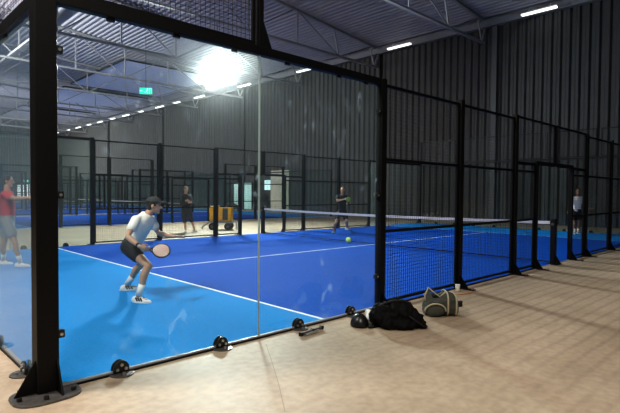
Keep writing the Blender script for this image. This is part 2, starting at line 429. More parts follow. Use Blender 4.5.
def on_far(u, v):
    r = _F + R2*((u-310)/FPX) - U2*((v-206.5)/FPX); return CAMP + r*((YF-.06-CAMP.y)/r.y)
q0 = on_far(26, 181)
t = empty('exit_sign', (q0.x, YF-.06, q0.z), 'small green exit sign on the distant far wall, seen through the back glass', 'exit sign')
a = MB(); a.box((-.42, -.06, -.18), (.42, 0, .18)); a.build('sign_panel', M['green'], t, bevel=.01)
a = MB(); a.box((-.28, -.075, -.05), (.0, -.06, .05)); a.ell((.18, -.065, .05), .06, .01, .06); a.box((.13, -.075, -.12), (.23, -.06, .0)); a.build('symbols', M['green_white'], t)
q0 = on_far(24.5, 190)
t = empty('glazed_door', (q0.x, YF-.06, 0), 'bright double glazed door in the distant far wall under the exit sign', 'door')
for x in (-.62, .62):
    a = MB(); a.box((x-.55, -.05, .1), (x+.55, 0, 2.6)); l_ = a.build('leaf', M['daylight_far'], t)
    a = MB()
    for xx in (x-.57, x+.53): a.box((xx, -.09, 0), (xx+.08, 0, 2.7))
    for z in (0, 1.1, 2.6): a.box((x-.57, -.09, z), (x+.6, 0, z+.1))
    a.build('frame', M['dark_metal'], l_)

# ------------------------------------------------------------------ playing surfaces
def court_floor(x0, y0, name):
    mb = MB()
    xs = [0, 2.985, 3.035, 16.965, 17.015, 20]; yy = [0, 4.975, 5.025, 10]
    for i in range(5):
        for j in range(3):
            mi = 0 if i in (0, 4) else 1
            if i in (1, 3): mi = 2
            if i == 2 and j == 1: mi = 2
            a = (x0+xs[i], y0+yy[j]); b = (x0+xs[i+1], y0+yy[j+1])
            mb.add([(a[0], a[1], .012), (b[0], a[1], .012), (b[0], b[1], .012), (a[0], b[1], .012)], [(0, 1, 2, 3)], mi)
    for (a, b) in (((0, 0), (20, 0)), ((20, 0), (20, 10)), ((20, 10), (0, 10)), ((0, 10), (0, 0))):
        mb.add([(x0+a[0], y0+a[1], 0), (x0+b[0], y0+b[1], 0), (x0+b[0], y0+b[1], .012), (x0+a[0], y0+a[1], .012)], [(0, 1, 2, 3)], 2)
    return struct(mb.build(name, [M['light_blue'], M['dark_blue'], M['white_line']], fix=False))
court_floor(0, 0, 'court_floor')
COURTS = (17.6, 28.7, 39.8, 50.9)
for y in COURTS: court_floor(1.5, y, 'court_floor')

# ------------------------------------------------------------------ fence kit
def wires(mb, x0, x1, z0, z1, step, w):
    n = max(1, round((x1-x0)/step))
    for i in range(n+1):
        x = x0+(x1-x0)*i/n; mb.bar((x, 0, z0), (x, 0, z1), w, w, caps=False)
    n = max(1, round((z1-z0)/step))
    for i in range(n+1):
        z = z0+(z1-z0)*i/n; mb.bar((x0, w, z), (x1, w, z), w, w, caps=False)
PAN = {}
def mesh_panel(kind, x0, x1, z0, z1, rails=(1.0, 1.94), step=.05, w=.0032):
    """panel lying along local X, origin at its lower left corner"""
    key = (kind, round(x1-x0, 3), z0, z1, step)
    if key in PAN: return PAN[key], False
    t = empty('mesh_fence', (0, 0, 0), 'x', 'fence panel')
    L_ = x1-x0; a = MB(); e = .02
    zz0, zz1 = z0+.02, z1-.02
    for z in (zz0, zz1): a.bar((.055, 0, z), (L_-.055, 0, z), .035, .035)
    for x in (.071, L_-.071): a.bar((x, 0, zz0), (x, 0, zz1), .03, .035)
    a.build('frame', M['black'], t)
    for z in rails:
        if z0 < z < z1:
            r = MB(); r.bar((.06, 0, z), (L_-.06, 0, z), .03, .04); r.build('rail', M['black'], t)
    b = MB(); wires(b, .07, L_-.07, zz0+.02, zz1-.02, step, w); b.build('wire_mesh', M['wire'], t, fix=False)
    CH[t.name] = kids(t); PAN[key] = t
    return t, True
def put_panel(x, y, z, rz, kind, L_, z0, z1, label, group=None, rails=(1.0, 1.94), step=.05, w=.0032):
    t, first = mesh_panel(kind, 0, L_, z0, z1, rails, step, w)
    if first:
        t.location = (x, y, z); t.rotation_euler = (0, 0, rz); t['label'] = label
        if group: t['group'] = group
        return t
    return dup(t, (x, y, z), label, group, rz)
POST = {}
def make_post(h, w=.10, foot=True, clamps=(), plate=(.10, .24)):
    """post at origin, outside is local -Y"""
    t = empty('fence_post', (0, 0, 0), 'x', 'fence post')
    a = MB(); a.box((-w/2, -w/2, .012), (w/2, w/2, h)); a.build('shaft', M['black'], t, bevel=.006)
    if foot:
        a = MB(); a.box((-plate[0]/2, -.05-plate[1], 0), (plate[0]/2, w/2+.02, .013)); a.build('base_plate', M['black'], t, bevel=.004)
        a = MB(); a.prism([(0, 0), (.13, 0), (0, .2)], (0, -w/2, .013), V((0, -1, 0)), V((0, 0, 1)), V((1, 0, 0)), .012)
        a.build('gusset', M['black'], t)
        for x in (-.03, .03):
            b = MB(); b.tube([(x, -.26, .012), (x, -.26, .035)], .012); b.build('bolt', M['bolt'], t)
    for z in clamps:
        b = MB(); b.box((-w/2-.055, -.03, z-.03), (-w/2, .03, z+.03)); c = b.build('clamp', M['bracket'], t, bevel=.008)
        d = MB(); d.tube([(-w/2-.03, -.035, z), (-w/2-.03, -.028, z)], .011); d.build('screw', M['bolt'], c)
    CH[t.name] = kids(t)
    return t
def put_post(x, y, h, label, group=None, rz=0, key=None, **k):
    key = (h, key)
    if key not in POST:
        t = make_post(h, **k); POST[key] = t
        t.location = (x, y, 0); t.rotation_euler = (0, 0, rz); t['label'] = label
        if group: t['group'] = group
        return t
    return dup(POST[key], (x, y, 0), label, group, rz)
def bracket_proto():
    t = empty('glass_bracket', (0, 0, 0), 'x', 'bracket')
    a = MB()
    pts = [(.066*math.cos(PI*i/12), .03+.07*math.sin(PI*i/12)) for i in range(13)]; pts = [(.066, .0)]+pts+[(-.066, .0)]
    a.prism(pts, (0, -.022, .012), V((1, 0, 0)), V((0, 0, 1)), V((0, 1, 0)), .02); a.prism(pts, (0, .022, .012), V((1, 0, 0)), V((0, 0, 1)), V((0, 1, 0)), .012)
    a.build('clamp_plate', M['bracket'], t, bevel=.003)
    a = MB(); n = 16
    foot = [(.10*math.cos(PI*i/n), -.11*math.sin(PI*i/n)) for i in range(n+1)]
    a.prism(foot, (0, -.02, .006), V((1, 0, 0)), V((0, 1, 0)), V((0, 0, 1)), .012); a.build('foot', M['steel'], t, bevel=.003)
    for x, z in ((0, .065), (-.035, .03), (.035, .03)):
        b = MB(); b.tube([(x, -.032, z+.012), (x, -.044, z+.012)], .013); b.build('bolt', M['bolt'], t)
    b = MB(); b.tube([(0, -.08, .012), (0, -.08, .03)], .013); b.build('bolt', M['bolt'], t)
    CH[t.name] = kids(t)
    return t
BR = [bracket_proto(), False]
def put_bracket(x, y, rz, label, group=None):
    if not BR[1]:
        BR[1] = True; t = BR[0]; t.location = (x, y, 0); t.rotation_euler = (0, 0, rz); t['label'] = label
        if group: t['group'] = group
    else: dup(BR[0], (x, y, 0), label, group, rz)
def glass_panel(p, q, z0, z1, label, m_='glass', group=None):
    p, q = V(p), V(q); d = (q-p); L_ = d.length; rz = math.atan2(d.y, d.x)
    t = empty('glass_screen', (p.x, p.y, 0), label, 'glass panel', group, rz=rz)
    a = MB(); a.box((.008, -.006, z0), (L_-.008, .006, z1)); a.build('pane', M[m_], t)
    a = MB()
    for x in (.003, L_-.008): a.box((x, -.0065, z0), (x+.005, .0065, z1))
    a.build('polished_edge', M['seam' if m_ == 'nearglass' else 'seam_dim'], t)
    return t
def beam(p, q, z, label, w=.08, clamps=(), side=-1):
    t = empty('top_beam', (p[0], p[1], z), label, 'beam')
    a = MB(); a.bar((0, 0, 0), (q[0]-p[0], q[1]-p[1], 0), w, w); a.build('rail', M['black'], t, bevel=.005)
    d = (V((q[0], q[1], 0))-V((p[0], p[1], 0))).normalized()
    for s in clamps:
        b = MB(); c = d*s; n_ = V((-d.y, d.x, 0))
        b.bar(c+V((0, 0, -w/2-.015))-d*.035, c+V((0, 0, -w/2-.015))+d*.03, .03, .03); b.build('clamp', M['bracket'], t, bevel=.006)
    return t
def base_rail(p, q, label):
    a = MB(); a.bar((p[0], p[1], .008), (q[0], q[1], .008), .028, .016)
    r_ = tag(a.build('base_rail', M['black']), label, 'rail')
    if 'near glass panels' in label or 'reflective' in label:
        a = MB(); d = (V((q[0], q[1], 0))-V((p[0], p[1], 0))).normalized(); n_ = V((-d.y, d.x, 0))*(1 if d.x > .5 else -1)
        a.bar(V((p[0], p[1], .023))+n_*.012, V((q[0], q[1], .023))+n_*.012, .034, .014); a.build('glass_channel', M['truss'], r_)

# ----- corner post (big, nearest the camera)
t = empty('corner_post', (0, 0, 0), 'thick black corner post on a bolted oval base plate, nearest the viewer', 'post')
cx_, cy_ = -.02, -.0
a = MB(); a.box((-.075, -.07, .014), (.075, .07, 4.05)); a.build('shaft', M['black'], t, bevel=.008)
a = MB(); n = 28
pl_ = [(-.02+.23*math.copysign(abs(math.cos(2*PI*i/n))**.7, math.cos(2*PI*i/n)), -.07+.185*math.copysign(abs(math.sin(2*PI*i/n))**.7, math.sin(2*PI*i/n))) for i in range(n)]
a.prism(pl_, (0, 0, .008), V((1, 0, 0)), V((0, 1, 0)), V((0, 0, 1)), .016); a.build('base_plate', M['steel'], t, bevel=.003)
a = MB(); a.prism([(0, 0), (.14, 0), (0, .24)], (-.075, -.02, .016), V((-1, 0, 0)), V((0, 0, 1)), V((0, 1, 0)), .014); a.build('gusset', M['black'], t)
a = MB(); a.prism([(0, 0), (.13, 0), (0, .24)], (.06, -.07, .016), V((0, -1, 0)), V((0, 0, 1)), V((1, 0, 0)), .014); a.build('gusset', M['black'], t)
for x, y in ((-.2, -.10), (-.05, -.19), (.15, -.14), (-.16, .05)):
    b = MB(); b.tube([(x, y, .014), (x, y, .04)], .017, 6); b.build('bolt', M['bracket'], t)
for z in (.42, 1.47, 2.55):
    b = MB(); b.box((.075, -.028, z-.03), (.13, .028, z+.03)); c = b.build('clamp', M['bracket'], t, bevel=.008)
    d = MB(); d.tube([(.104, -.036, z), (.104, -.026, z)], .012); d.build('screw', M['bolt'], c)

# ----- near side glass
glass_panel((.08, 0, 0), (2, 0, 0), .03, 2.88, 'smudged glass panel next to the thick corner post', 'nearglass')
glass_panel((2, 0, 0), (3.96, 0, 0), .03, 2.88, 'smudged glass panel between the clear seam and the first tall post', 'nearglass')
beam((.076, 0), (4.05, 0), 2.925, 'thick black steel beam along the top of the near glass', .085, (.42, 1.0, 1.62, 2.3, 3.1, 3.6))
base_rail((.06, -.01), (3.95, -.01), 'black steel base rail under the near glass panels')
put_panel(.04, 0, 0, 0, 'upper', 1.95, 2.97, 4.05, 'wire mesh panel above the beam, beside the corner post')
t = empty('mesh_end_post', (2, 0, 2.97), 'short black post with a slanted strut standing on the top beam', 'post')
a = MB(); a.box((-.03, -.03, 0), (.03, .03, 1.1)); a.build('shaft', M['black'], t, bevel=.004)
a = MB(); a.prism([(0, 0), (.12, 0), (0, .28)], (.03, 0, 0), V((1, 0, 0)), V((0, 0, 1)), V((0, 1, 0)), .03); a.build('strut', M['black'], t)
for x, n in ((.56, 'first'), (1.54, 'second'), (2.55, 'third'), (3.42, 'fourth')):
    put_bracket(x, 0, 0, 'black half-round glass bracket on the near glass, %s from the corner post' % n)
# ----- back glass (runs away at the left edge)
for i in range(5):
    y0 = .075 if i == 0 else 2*i
    glass_panel((0, y0, 0), (0, 2*i+2-(.05 if i == 4 else 0), 0), .03, 2.88, 'reflective back wall glass panel, %s from the thick corner post' % names[i], 'backglass')
    put_panel(0, 2*i+.04, 0, PI/2, 'upper', 1.95, 2.97, 4.05, 'wire mesh panel above the back glass, %s from the thick corner post' % names[i])
beam((0, .072), (0, 9.94), 2.92, 'black beam along the top of the reflective back glass', .085, (1, 3, 5))
base_rail((0, .06), (0, 9.95), 'black base rail under the reflective back glass')
for i, y in enumerate((.5, 1.45, 2.45, 3.45, 4.5, 5.5, 6.5)):
    put_bracket(0, y, -PI/2, 'black half-round bracket on the back glass, %s from the thick corner post' % names[i])
# ----- near side mesh fence
nl = 'tall black fence post on the near side, '
put_post(4, 0, 2.97, nl+'where the glass ends, behind the black bag', key='g', clamps=(.42, 1.47, 2.55))
for x, s in ((6, 'first after the bags'), (8, 'second after the bags, left of the opening'), (12, 'first right of the opening'), (14, 'second right of the opening'), (16, 'third right of the opening')):
    put_post(x, 0, 2.97, nl+s)
put_post(9, 0, 2.12, 'black post on the left side of the near court opening', key='d', w=.085)
put_post(11, 0, 2.12, 'black post on the right side of the near court opening', key='d', w=.085)
def side(y, rz, tagn, flip=1):
    pp = lambda x, L_: (x, y)
    for x, s in ((4, 'first'), (6, 'second')):
        put_panel(x, y, 0, 0, 'full', 2, .05, 2.92, 'black wire fence panel on the %s side, %s from the glass' % (tagn, s))
    for x, s in ((12, 'right after the opening'), (14, 'reaching the end glass')):
        put_panel(x, y, 0, 0, 'full', 2, .05, 2.92, 'black wire fence panel on the %s side, %s' % (tagn, s))
    put_panel(8, y, 0, 0, 'half', 1, .05, 2.1, 'narrow wire fence panel left of the %s court opening' % tagn)
    put_panel(11, y, 0, 0, 'half', 1, .05, 2.1, 'narrow wire fence panel right of the %s court opening' % tagn)
    put_panel(8, y, 0, 0, 'over', 2, 2.08, 2.97, 'wire panel above the left half of the %s court opening' % tagn)
    put_panel(10, y, 0, 0, 'over', 2, 2.08, 2.97, 'wire panel above the right half of the %s court opening' % tagn)
    a = MB(); a.bar((8.96, y, 2.13), (11.04, y, 2.13), .06, .06); tag(a.build('opening_header', M['black'], bevel=.004), 'black steel header over the %s court opening' % tagn, 'header')
    a = MB(); a.bar((10, y, 2.16), (10, y, 2.97), .07, .07); tag(a.build('header_post', M['black'], bevel=.004), 'short black post standing on the %s opening header' % tagn, 'post')
    for x0, x1, s in ((4, 9, 'left'), (11, 16, 'right')):
        base_rail((x0, y), (x1, y), 'black base rail of the %s fence, %s of the opening' % (tagn, s))
side(0, 0, 'near')
# ----- far side
side(10, 0, 'far')
fl = 'black fence post on the far side of the court, '
put_post(4, 10, 2.97, fl+'where the far glass begins', rz=PI)
for x, s in ((6, 'second from the left'), (8, 'left of the far opening'), (12, 'right of the far opening'), (14, 'behind the player in black'), (16, 'where the mesh ends')):
    put_post(x, 10, 2.97, fl+s, rz=PI)
put_post(9, 10, 2.12, 'black post on the left side of the far court opening', key='d', rz=PI)
put_post(11, 10, 2.12, 'black post on the right side of the far court opening', key='d', rz=PI)
for x, s in ((0, 'in the left rear corner'), (2, 'next to the mesh on the left')):
    glass_panel((x, 10, 0), (x+2, 10, 0), .03, 2.88, 'clear glass panel on the far side, '+s)
for x, s in ((16, 'next to the mesh on the right'), (18, 'in the far right corner')):
    glass_panel((x, 10, 0), (x+2, 10, 0), .03, 2.88, 'clear glass panel on the far side, '+s)
    glass_panel((x, 0, 0), (x+2, 0, 0), .03, 2.88, 'clear glass panel on the near side, '+s)
beam((0, 10), (4.05, 10), 2.92, 'black top beam over the left glass of the far side', .07)
beam((16, 10), (20, 10), 2.92, 'black top beam over the right glass of the far side', .07)
beam((16, 0), (20, 0), 2.92, 'black top beam over the near glass at the far end', .07)
base_rail((0, 10), (3.95, 10), 'black base rail under the left glass of the far side')
base_rail((16.05, 10), (20, 10), 'black base rail under the right glass of the far side')
base_rail((16.05, 0), (20, 0), 'black base rail under the near glass at the far end')
for i, x in enumerate((2.3, 3.3)): put_bracket(x, 10, PI, 'black half-round bracket on the left glass of the far side, %s of two' % names[i])
# ----- end wall of the court
for x, y, s in ((20, 10, 'far right corner of the court'), (20, 0, 'near right corner of the court'), (0, 10, 'left rear corner of the court')):
    put_post(x, y, 4.03, 'tall black corner post at the '+s, key='c', w=.11, rz=PI if y == 10 else 0)
for i in range(5):
    glass_panel((20, 2*i, 0), (20, 2*i+2, 0), .03, 2.88, 'glass panel of the far end wall, %s from its right corner' % names[i])
    put_panel(20, 2*i+.02, 0, PI/2, 'upper', 1.95, 2.97, 4.05, 'wire mesh panel above the far end glass, %s from its right corner' % names[i])
beam((20, .05), (20, 9.95), 2.92, 'black beam along the top of the far end glass', .07)
base_rail((20, .06), (20, 9.95), 'black base rail under the far end glass')
for i in range(8):
    put_bracket(20, 2.2+i*.98, PI/2, 'black bracket on the far end glass, %s from the right' % names[i])
    
# ----- net
t = empty('court_net', (10, 0, 0), 'low black net with a pale top tape stretched across the court', 'net')
a = MB(); b = MB(); NZ = lambda y: .92-.04*math.sin(PI*y/10)
k = 100
for i in range(k): a.bar((0, .08+9.84*i/k, NZ(10*i/k)-.03), (0, .08+9.84*(i+1)/k, NZ(10*(i+1)/k)-.03), .02, .065, caps=False)
a.build('tape', M['tape'], t)
for i in range(0, 165): y = .1+9.8*i/164; b.bar((0, y, .06), (0, y, NZ(y)-.05), .003, caps=False)
for j in range(13): b.bar((0.002, .1, .06+.065*j), (0.002, 9.9, .06+.065*j), .003, caps=False)
b.build('netting', M['net'], t, fix=False)
a = MB(); a.bar((0, .08, .045), (0, 9.92, .045), .012, .02); a.build('bottom_cord', M['net'], t)
for y, s in ((0.0, 'near'), (10.0, 'far')):
    t = empty('net_post', (10, y, 0), 'black net post with a flared foot in the %s court opening' % s, 'post')
    a = MB(); a.box((-.06, -.05, .012), (.06, .05, .97)); a.build('shaft', M['black'], t, bevel=.008)
    a = MB(); a.box((-.14, -.13, 0), (.14, .13, .014)); a.build('base_plate', M['black'], t)
    a = MB(); a.prism([(0, 0), (.12, 0), (0, .2)], (0, -.05, .014), V((0, -1, 0)), V((0, 0, 1)), V((1, 0, 0)), .012); a.build('gusset', M['black'], t)
    a = MB(); a.tube([(-.08, 0, .86), (-.06, 0, .86)], .03); a.build('winch', M['steel'], t)

# ----- courts beyond the walkway: posts, mesh panels, nets
for ci, y0 in enumerate(COURTS):
    cn = ('first', 'second', 'third', 'fourth')[ci]
    for side_y, sn in ((y0, 'front'), (y0+10, 'rear')):
        for x in (5.5, 7.5, 9.5, 13.5, 15.5, 17.5, 21.5):
            put_post(x, side_y, 2.97, 'distant black post in the %s fence of the %s court beyond the walkway' % (sn, cn), 'posts of the %s court beyond, %s fence' % (cn, sn), rz=0 if sn == 'front' else PI)
        for x in (5.5, 7.5, 13.5, 15.5):
            put_panel(x, side_y, 0, 0, 'coarse', 2, .05, 2.97, 'distant wire panel in the %s fence of the %s court beyond the walkway' % (sn, cn), 'wire panels of the %s court beyond, %s fence' % (cn, sn), step=.1, w=.005)
        for x in (17.5, 19.5):
            glass_panel((x, side_y, 0), (x+2, side_y, 0), .03, 2.95, 'distant glass panel in the %s fence of the %s court beyond the walkway' % (sn, cn), 'glass', 'glass panels of the %s court beyond, %s fence' % (cn, sn))
        for x0, x1, s in ((9.5, 10.5, 'left'), (12.5, 13.5, 'right')):
            put_post(x1 if s == 'left' else x0, side_y, 2.12, 'distant black post %s of the opening in the %s fence of the %s court beyond' % (s, sn, cn), None, key='d')
        a = MB(); a.bar((10.5, side_y, 2.13), (12.5, side_y, 2.13), .06, .06); tag(a.build('opening_header', M['black']), 'distant black header over the %s opening of the %s court beyond' % (sn, cn), 'header')
    for y in (y0+1, y0+3, y0+5, y0+7):
        glass_panel((21.5, y-1, 0), (21.5, y+1, 0), .03, 2.95, 'distant end glass panel of the %s court beyond the walkway' % cn, 'glass', 'end glass of the %s court beyond' % cn)
    beam((21.5, y0), (21.5, y0+10), 2.92, 'black beam over the end glass of the %s court beyond the walkway' % cn, .07)
    t = empty('court_net', (11.5, y0, 0), 'distant grey-taped net on the %s court beyond the walkway' % cn, 'net')
    a = MB(); a.bar((0, .1, .89), (0, 9.9, .89), .02, .05); a.build('tape', M['eave'], t)
    b = MB()
    for i in range(99): b.bar((0, .1+.1*i, .05), (0, .1+.1*i, .86), .004, caps=False)
    for j in range(9): b.bar((.002, .1, .06+.1*j), (.002, 9.9, .06+.1*j), .004, caps=False)
    b.build('netting', M['net'], t, fix=False)

# ----- bright door and panels on the end wall, seen through the far opening
def wall_rect(name, y0, y1, z0, z1, mats, label, cat, frame=.06):
    t = empty(name, (XW-.05, (y0+y1)/2, z0), label, cat)
    hy = (y1-y0)/2; h = z1-z0
    a = MB(); a.box((-.02, -hy, 0), (.0, hy, h)); a.build('panel', mats, t)
    a = MB()
    for y in (-hy, hy): a.box((-.05, y-frame/2, 0), (.02, y+frame/2, h))
    for z in (0, h): a.box((-.05, -hy, z-frame/2 if z else 0), (.02, hy, z+frame/2))
    a.build('frame', M['black'], t)
    return t
wall_rect('bright_panel', 26.5, 27.4, 1.65, 2.5, M['daylight'], 'bright white panel hung on the end wall, seen through the far opening', 'panel')  # panel is bright by its own emission
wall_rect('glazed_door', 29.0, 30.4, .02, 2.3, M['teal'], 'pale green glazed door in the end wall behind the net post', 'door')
mb = MB()
for i in range(8): mb.box((XW-.16, 24.3+.27*i, .0), (XW-.12+.02*(i % 2), 24.3+.27*i+.25, 3.2))
tag(mb.build('lit_wall_strip', M['cream']), 'cream ribbed strip coloured as a brighter lit part of the end wall', 'door')  # cream colour stands in for light falling on this stretch of wall
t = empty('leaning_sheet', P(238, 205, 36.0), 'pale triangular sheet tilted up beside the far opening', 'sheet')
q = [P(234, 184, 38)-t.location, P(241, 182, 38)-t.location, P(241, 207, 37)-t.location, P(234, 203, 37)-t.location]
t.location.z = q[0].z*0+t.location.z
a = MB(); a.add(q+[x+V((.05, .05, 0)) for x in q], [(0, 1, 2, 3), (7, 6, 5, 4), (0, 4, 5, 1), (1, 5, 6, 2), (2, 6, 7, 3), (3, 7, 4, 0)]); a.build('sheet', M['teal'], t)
a = MB(); z = t.location.z
for x in q[2:]: a.bar(x+V((.02, .02, 0)), V((x.x, x.y, -z)), .05)
a.build('leg', M['dark_metal'], t)

# ------------------------------------------------------------------ people
def frame_axes(up, side):
    up = up.normalized(); side = (side-up*side.dot(up)).normalized(); return side, up.cross(side), up      # side = person's right, front = up x side
def ell_ring(c, s, f_, a, b, n=20): return [c+s*(a*math.cos(2*PI*i/n))+f_*(b*math.sin(2*PI*i/n)) for i in range(n)]
def hand(mb, w, d, nrm, thumb, curl, k=1.0):
    """wrist w, pointing d, palm facing nrm, thumb leaving on side 'thumb'"""
    d = d.normalized(); thumb = (thumb-d*thumb.dot(d)).normalized(); nrm = d.cross(thumb)*(1 if d.cross(thumb).dot(nrm) > 0 else -1)
    pc = w+d*.05*k
    mb.ell(pc, .052*k, .040*k, .017*k, (d, thumb, nrm))
    for i, (off, l) in enumerate(((.030, .072), (.010, .082), (-.010, .076), (-.029, .060))):
        p = w+d*(.085*k)+thumb*(off*k); a = curl*.45; pts = [p-d*.02*k, p]
        for j, seg_ in enumerate((.45, .32, .25)):
            a2 = a+curl*.75*j
            p = p+(d*math.cos(a2)+nrm*math.sin(a2))*(l*seg_*k); pts.append(p)
        mb.chain(pts, [.0095*k, .0095*k, .0088*k, .008*k, .007*k])
    p = w+d*.03*k+thumb*.028*k; q = p+(d*.6+thumb*.7+nrm*.25)*.036*k; r = q+(d*.85+thumb*.15+nrm*.5*min(1, curl+.2)).normalized()*.032*k
    mb.chain([p, q, r], [.013*k, .0105*k, .008*k])
def shoe(t, ankle, toe_dir, mats, stripes=False, kk=1.0, name='shoe', gz=.012):
    d = V((toe_dir.x, toe_dir.y, 0)).normalized(); s = d.cross(V((0, 0, 1))); o = V((ankle.x, ankle.y, gz))
    tilt = max(0, min(.06, toe_dir.z if False else 0))
    prof = [tuple(c*kk for c in q_) for q_ in ((-.085, .030, .055), (-.07, .036, .075), (-.02, .038, .095), (.03, .040, .085), (.09, .045, .062), (.14, .046, .048), (.175, .038, .040), (.195, .018, .030))]
    a = MB(); rings = []
    for x, w_, h in prof:
        rings.append([o+d*x+s*(w_*math.cos(q_)) + V((0, 0, max(.012, .012+(h-.012)*max(0, math.sin(q_))))) for q_ in [2*PI*i/16 for i in range(16)]])
    a.rings(rings); sh = link(name, solid(a, .008, 2), mats, t, smooth=True)
    a = MB(); n = 24
    sole = []
    for i in range(n):
        q_ = 2*PI*i/n; x = kk*(.055+.148*math.cos(q_)); w_ = kk*.046*math.sin(q_)*(1+.12*math.cos(q_)); sole.append((x, w_))
    a.prism(sole, o+V((0, 0, .011)), d, s, V((0, 0, 1)), .022); a.build('sole', M['white_cloth'], sh)
    if stripes:
        for sd in (1, -1):
            for i in range(3):
                a = MB(); x = .0+.035*i
                a.bar(o+d*(x+.02)+s*(sd*.042)+V((0, 0, .025)), o+d*(x-.012)+s*(sd*.034)+V((0, 0, .068)), .016, .014, up=s); a.build('stripe', M['black_cloth'], sh)
    return sh

def person(J, label, top, bottom, skin='skin', hair='hair', shoem='shoe', voxel=.007, short_len=.55, sleeve=.55, socks=True, cap=None, hands=None,
           stripes=False, long_sleeve=False, trousers=False, bald=False, k=1.0, neckline=True):
    """J: world joints: hip_r hip_l knee_r.. ankle_r.. toe_r.. (dirs) neck head face(dir) sh_r sh_l el_r el_l wr_r wr_l"""
    base = (J['ankle_r']+J['ankle_l'])/2; base.z = .012
    t = empty('person', base, label, 'person', world=True)
    sk = M[skin]
    pel = (J['hip_r']+J['hip_l'])/2; neck = J['neck']; head = J['head']
    hs, hf, hu = frame_axes(neck-pel, J['hip_r']-J['hip_l']); ss, sf, su = frame_axes(neck-pel, J['sh_r']-J['sh_l'])
    spine = lambda f_: pel.lerp(neck, f_)
    def torso(g, lo=-.14, hi=1.0, mb=None):
        rs = []
        for f_, w_, dp in ((-.16, .10, .085), (-.10, .15, .11), (.05, .165, .118), (.22, .15, .108), (.42, .148, .108), (.62, .165, .118), (.78, .175, .115), (.88, .15, .095), (.95, .10, .075), (1.0, .06, .06)):
            if f_ < lo-.001 or f_ > hi+.001: continue
            m_ = max(0, min(1, f_)); s_ = hs.lerp(ss, m_).normalized(); ff = hf.lerp(sf, m_).normalized()
            rs.append(ell_ring(spine(f_)+ff*(.012*math.sin(m_*PI)), s_, ff, w_*k*.95+g, dp*k*.95+g))
        mb.rings(rs)
    # head frame
    fd = J['face'].normalized(); up0 = V((0, 0, 1)) if abs(fd.z) < .9 else V((0, 1, 0))
    hx = fd.cross(J.get('headup', up0)).normalized(); hup = hx.cross(fd).normalized()
    # body: one continuous skin
    b = MB(); torso(-.012, mb=b)
    b.chain([spine(.93), head-hup*.05-fd*.018], [.058*k, .052*k])
    b.ell(head+hup*.02-fd*.008, .073*k, .094*k, .098*k, (hx, fd, hup)); b.ell(head-hup*.04+fd*.022, .054*k, .066*k, .070*k, (hx, fd, hup)); b.ell(head-hup*.092+fd*.062, .026*k, .024*k, .020*k, (hx, fd, hup))
    b.chain([head+hup*.018+fd*.082, head-hup*.022+fd*.106], [.009*k, .015*k])
    b.ell(head+hup*.032+fd*.078, .048*k, .012*k, .009*k, (hx, fd, hup))
    for s_ in (1, -1): b.ell(head+hx*(.073*k*s_)-hup*.005-fd*.008, .010, .020, .031, (hx, fd, hup))
    for sd in ('r', 'l'):
        sh, el, wr = J['sh_'+sd], J['el_'+sd], J['wr_'+sd]
        b.chain([sh, sh.lerp(el, .45), el], [.050*k, .045*k, .036*k]); b.chain([el, el.lerp(wr, .3), wr], [.037*k, .040*k, .025*k])
        hp, kn, an = J['hip_'+sd], J['knee_'+sd], J['ankle_'+sd]
        b.chain([hp, hp.lerp(kn, .5), kn], [.085*k, .072*k, .052*k]); back = (kn-an).normalized().cross(hs)
        calf = kn.lerp(an, .32)+back*(.018 if back.dot(hf) < 0 else -.018)
        b.chain([kn, calf, kn.lerp(an, .65), an], [.050*k, .056*k, .042*k, .032*k]); b.ell(kn+hf*.012, .045*k)
        td = J['toe_'+sd]; td = V((td.x, td.y, 0)).normalized()
        b.chain([an, V((an.x, an.y, .055))+td*.0, V((an.x, an.y, .045))+td*.12], [.034, .034, .026])
        hd = (hands or {}).get(sd, (None, None, None, .5))
        dd = hd[0] or (wr-el).normalized(); th = hd[1] or V((0, 0, 1)); nm = hd[2] or dd.cross(th)
        hand(b, wr, dd, nm, th, hd[3], k*1.02)
    link('body', solid(b, voxel, 3), sk, t, smooth=True)
    # face
    for s_ in (1, -1):
        e = MB(); e.ell(head+hx*(.030*s_)+hup*.012+fd*.083, .011, .008, .009, (hx, fd, hup), 10, 6); e.build('eye', M['eye'], t, smooth=True)
    e = MB(); e.ell(head-hup*.055+fd*.085, .024, .008, .007, (hx, fd, hup), 12, 6); e.build('mouth', M['lip'], t, smooth=True)
    # hair
    if not bald:
        h = MB(); h.ell(head+hup*.032-fd*.018, .081*k, .094*k, .096*k, (hx, fd, hup)); h.ell(head-hup*.02-fd*.045, .068*k, .058*k, .07*k, (hx, fd, hup))
        me = solid(h, .008, 2, .004, 40)
        bm = bmesh.new(); bm.from_mesh(me)
        dl = [v for v in bm.verts if (v.co-head).dot(fd) > .055 and (v.co-head).dot(hup) < .075]
        bmesh.ops.delete(bm, geom=dl, context='VERTS'); bm.to_mesh(me); bm.free()
        link('hair', me, M[hair], t, smooth=True)
    if cap:
        c = MB(); rings = []
        for i in range(9):
            q_ = PI/2*i/8*.985
            rings.append(ell_ring(head+hup*(.050+.080*math.sin(q_))-fd*.012, hx, fd, .090*math.cos(q_), .106*math.cos(q_), 24))
        c.rings(rings); cp = c.build('cap', M[cap], t, smooth=True)
        c = MB(); up_ = []; dn = []
        for i in range(13):
            q_ = PI*i/12; x = .080*math.cos(q_); y = .092+.098*math.sin(q_)
            up_.append(head+hx*x+fd*y+hup*(.082-.016*math.sin(q_)-3.2*x*x)); up_.append(head+hx*x*.98+fd*.05+hup*(.078-3.0*x*x))
        n = len(up_); low = [p-hup*.013 for p in up_]
        fs = [(2*i, 2*i+1, 2*i+3, 2*i+2) for i in range(12)]
        c.add(up_+low, fs+[tuple(n+j for j in reversed(f_)) for f_ in fs]+[(2*i, 2*i+2, n+2*i+2, n+2*i) for i in range(12)])
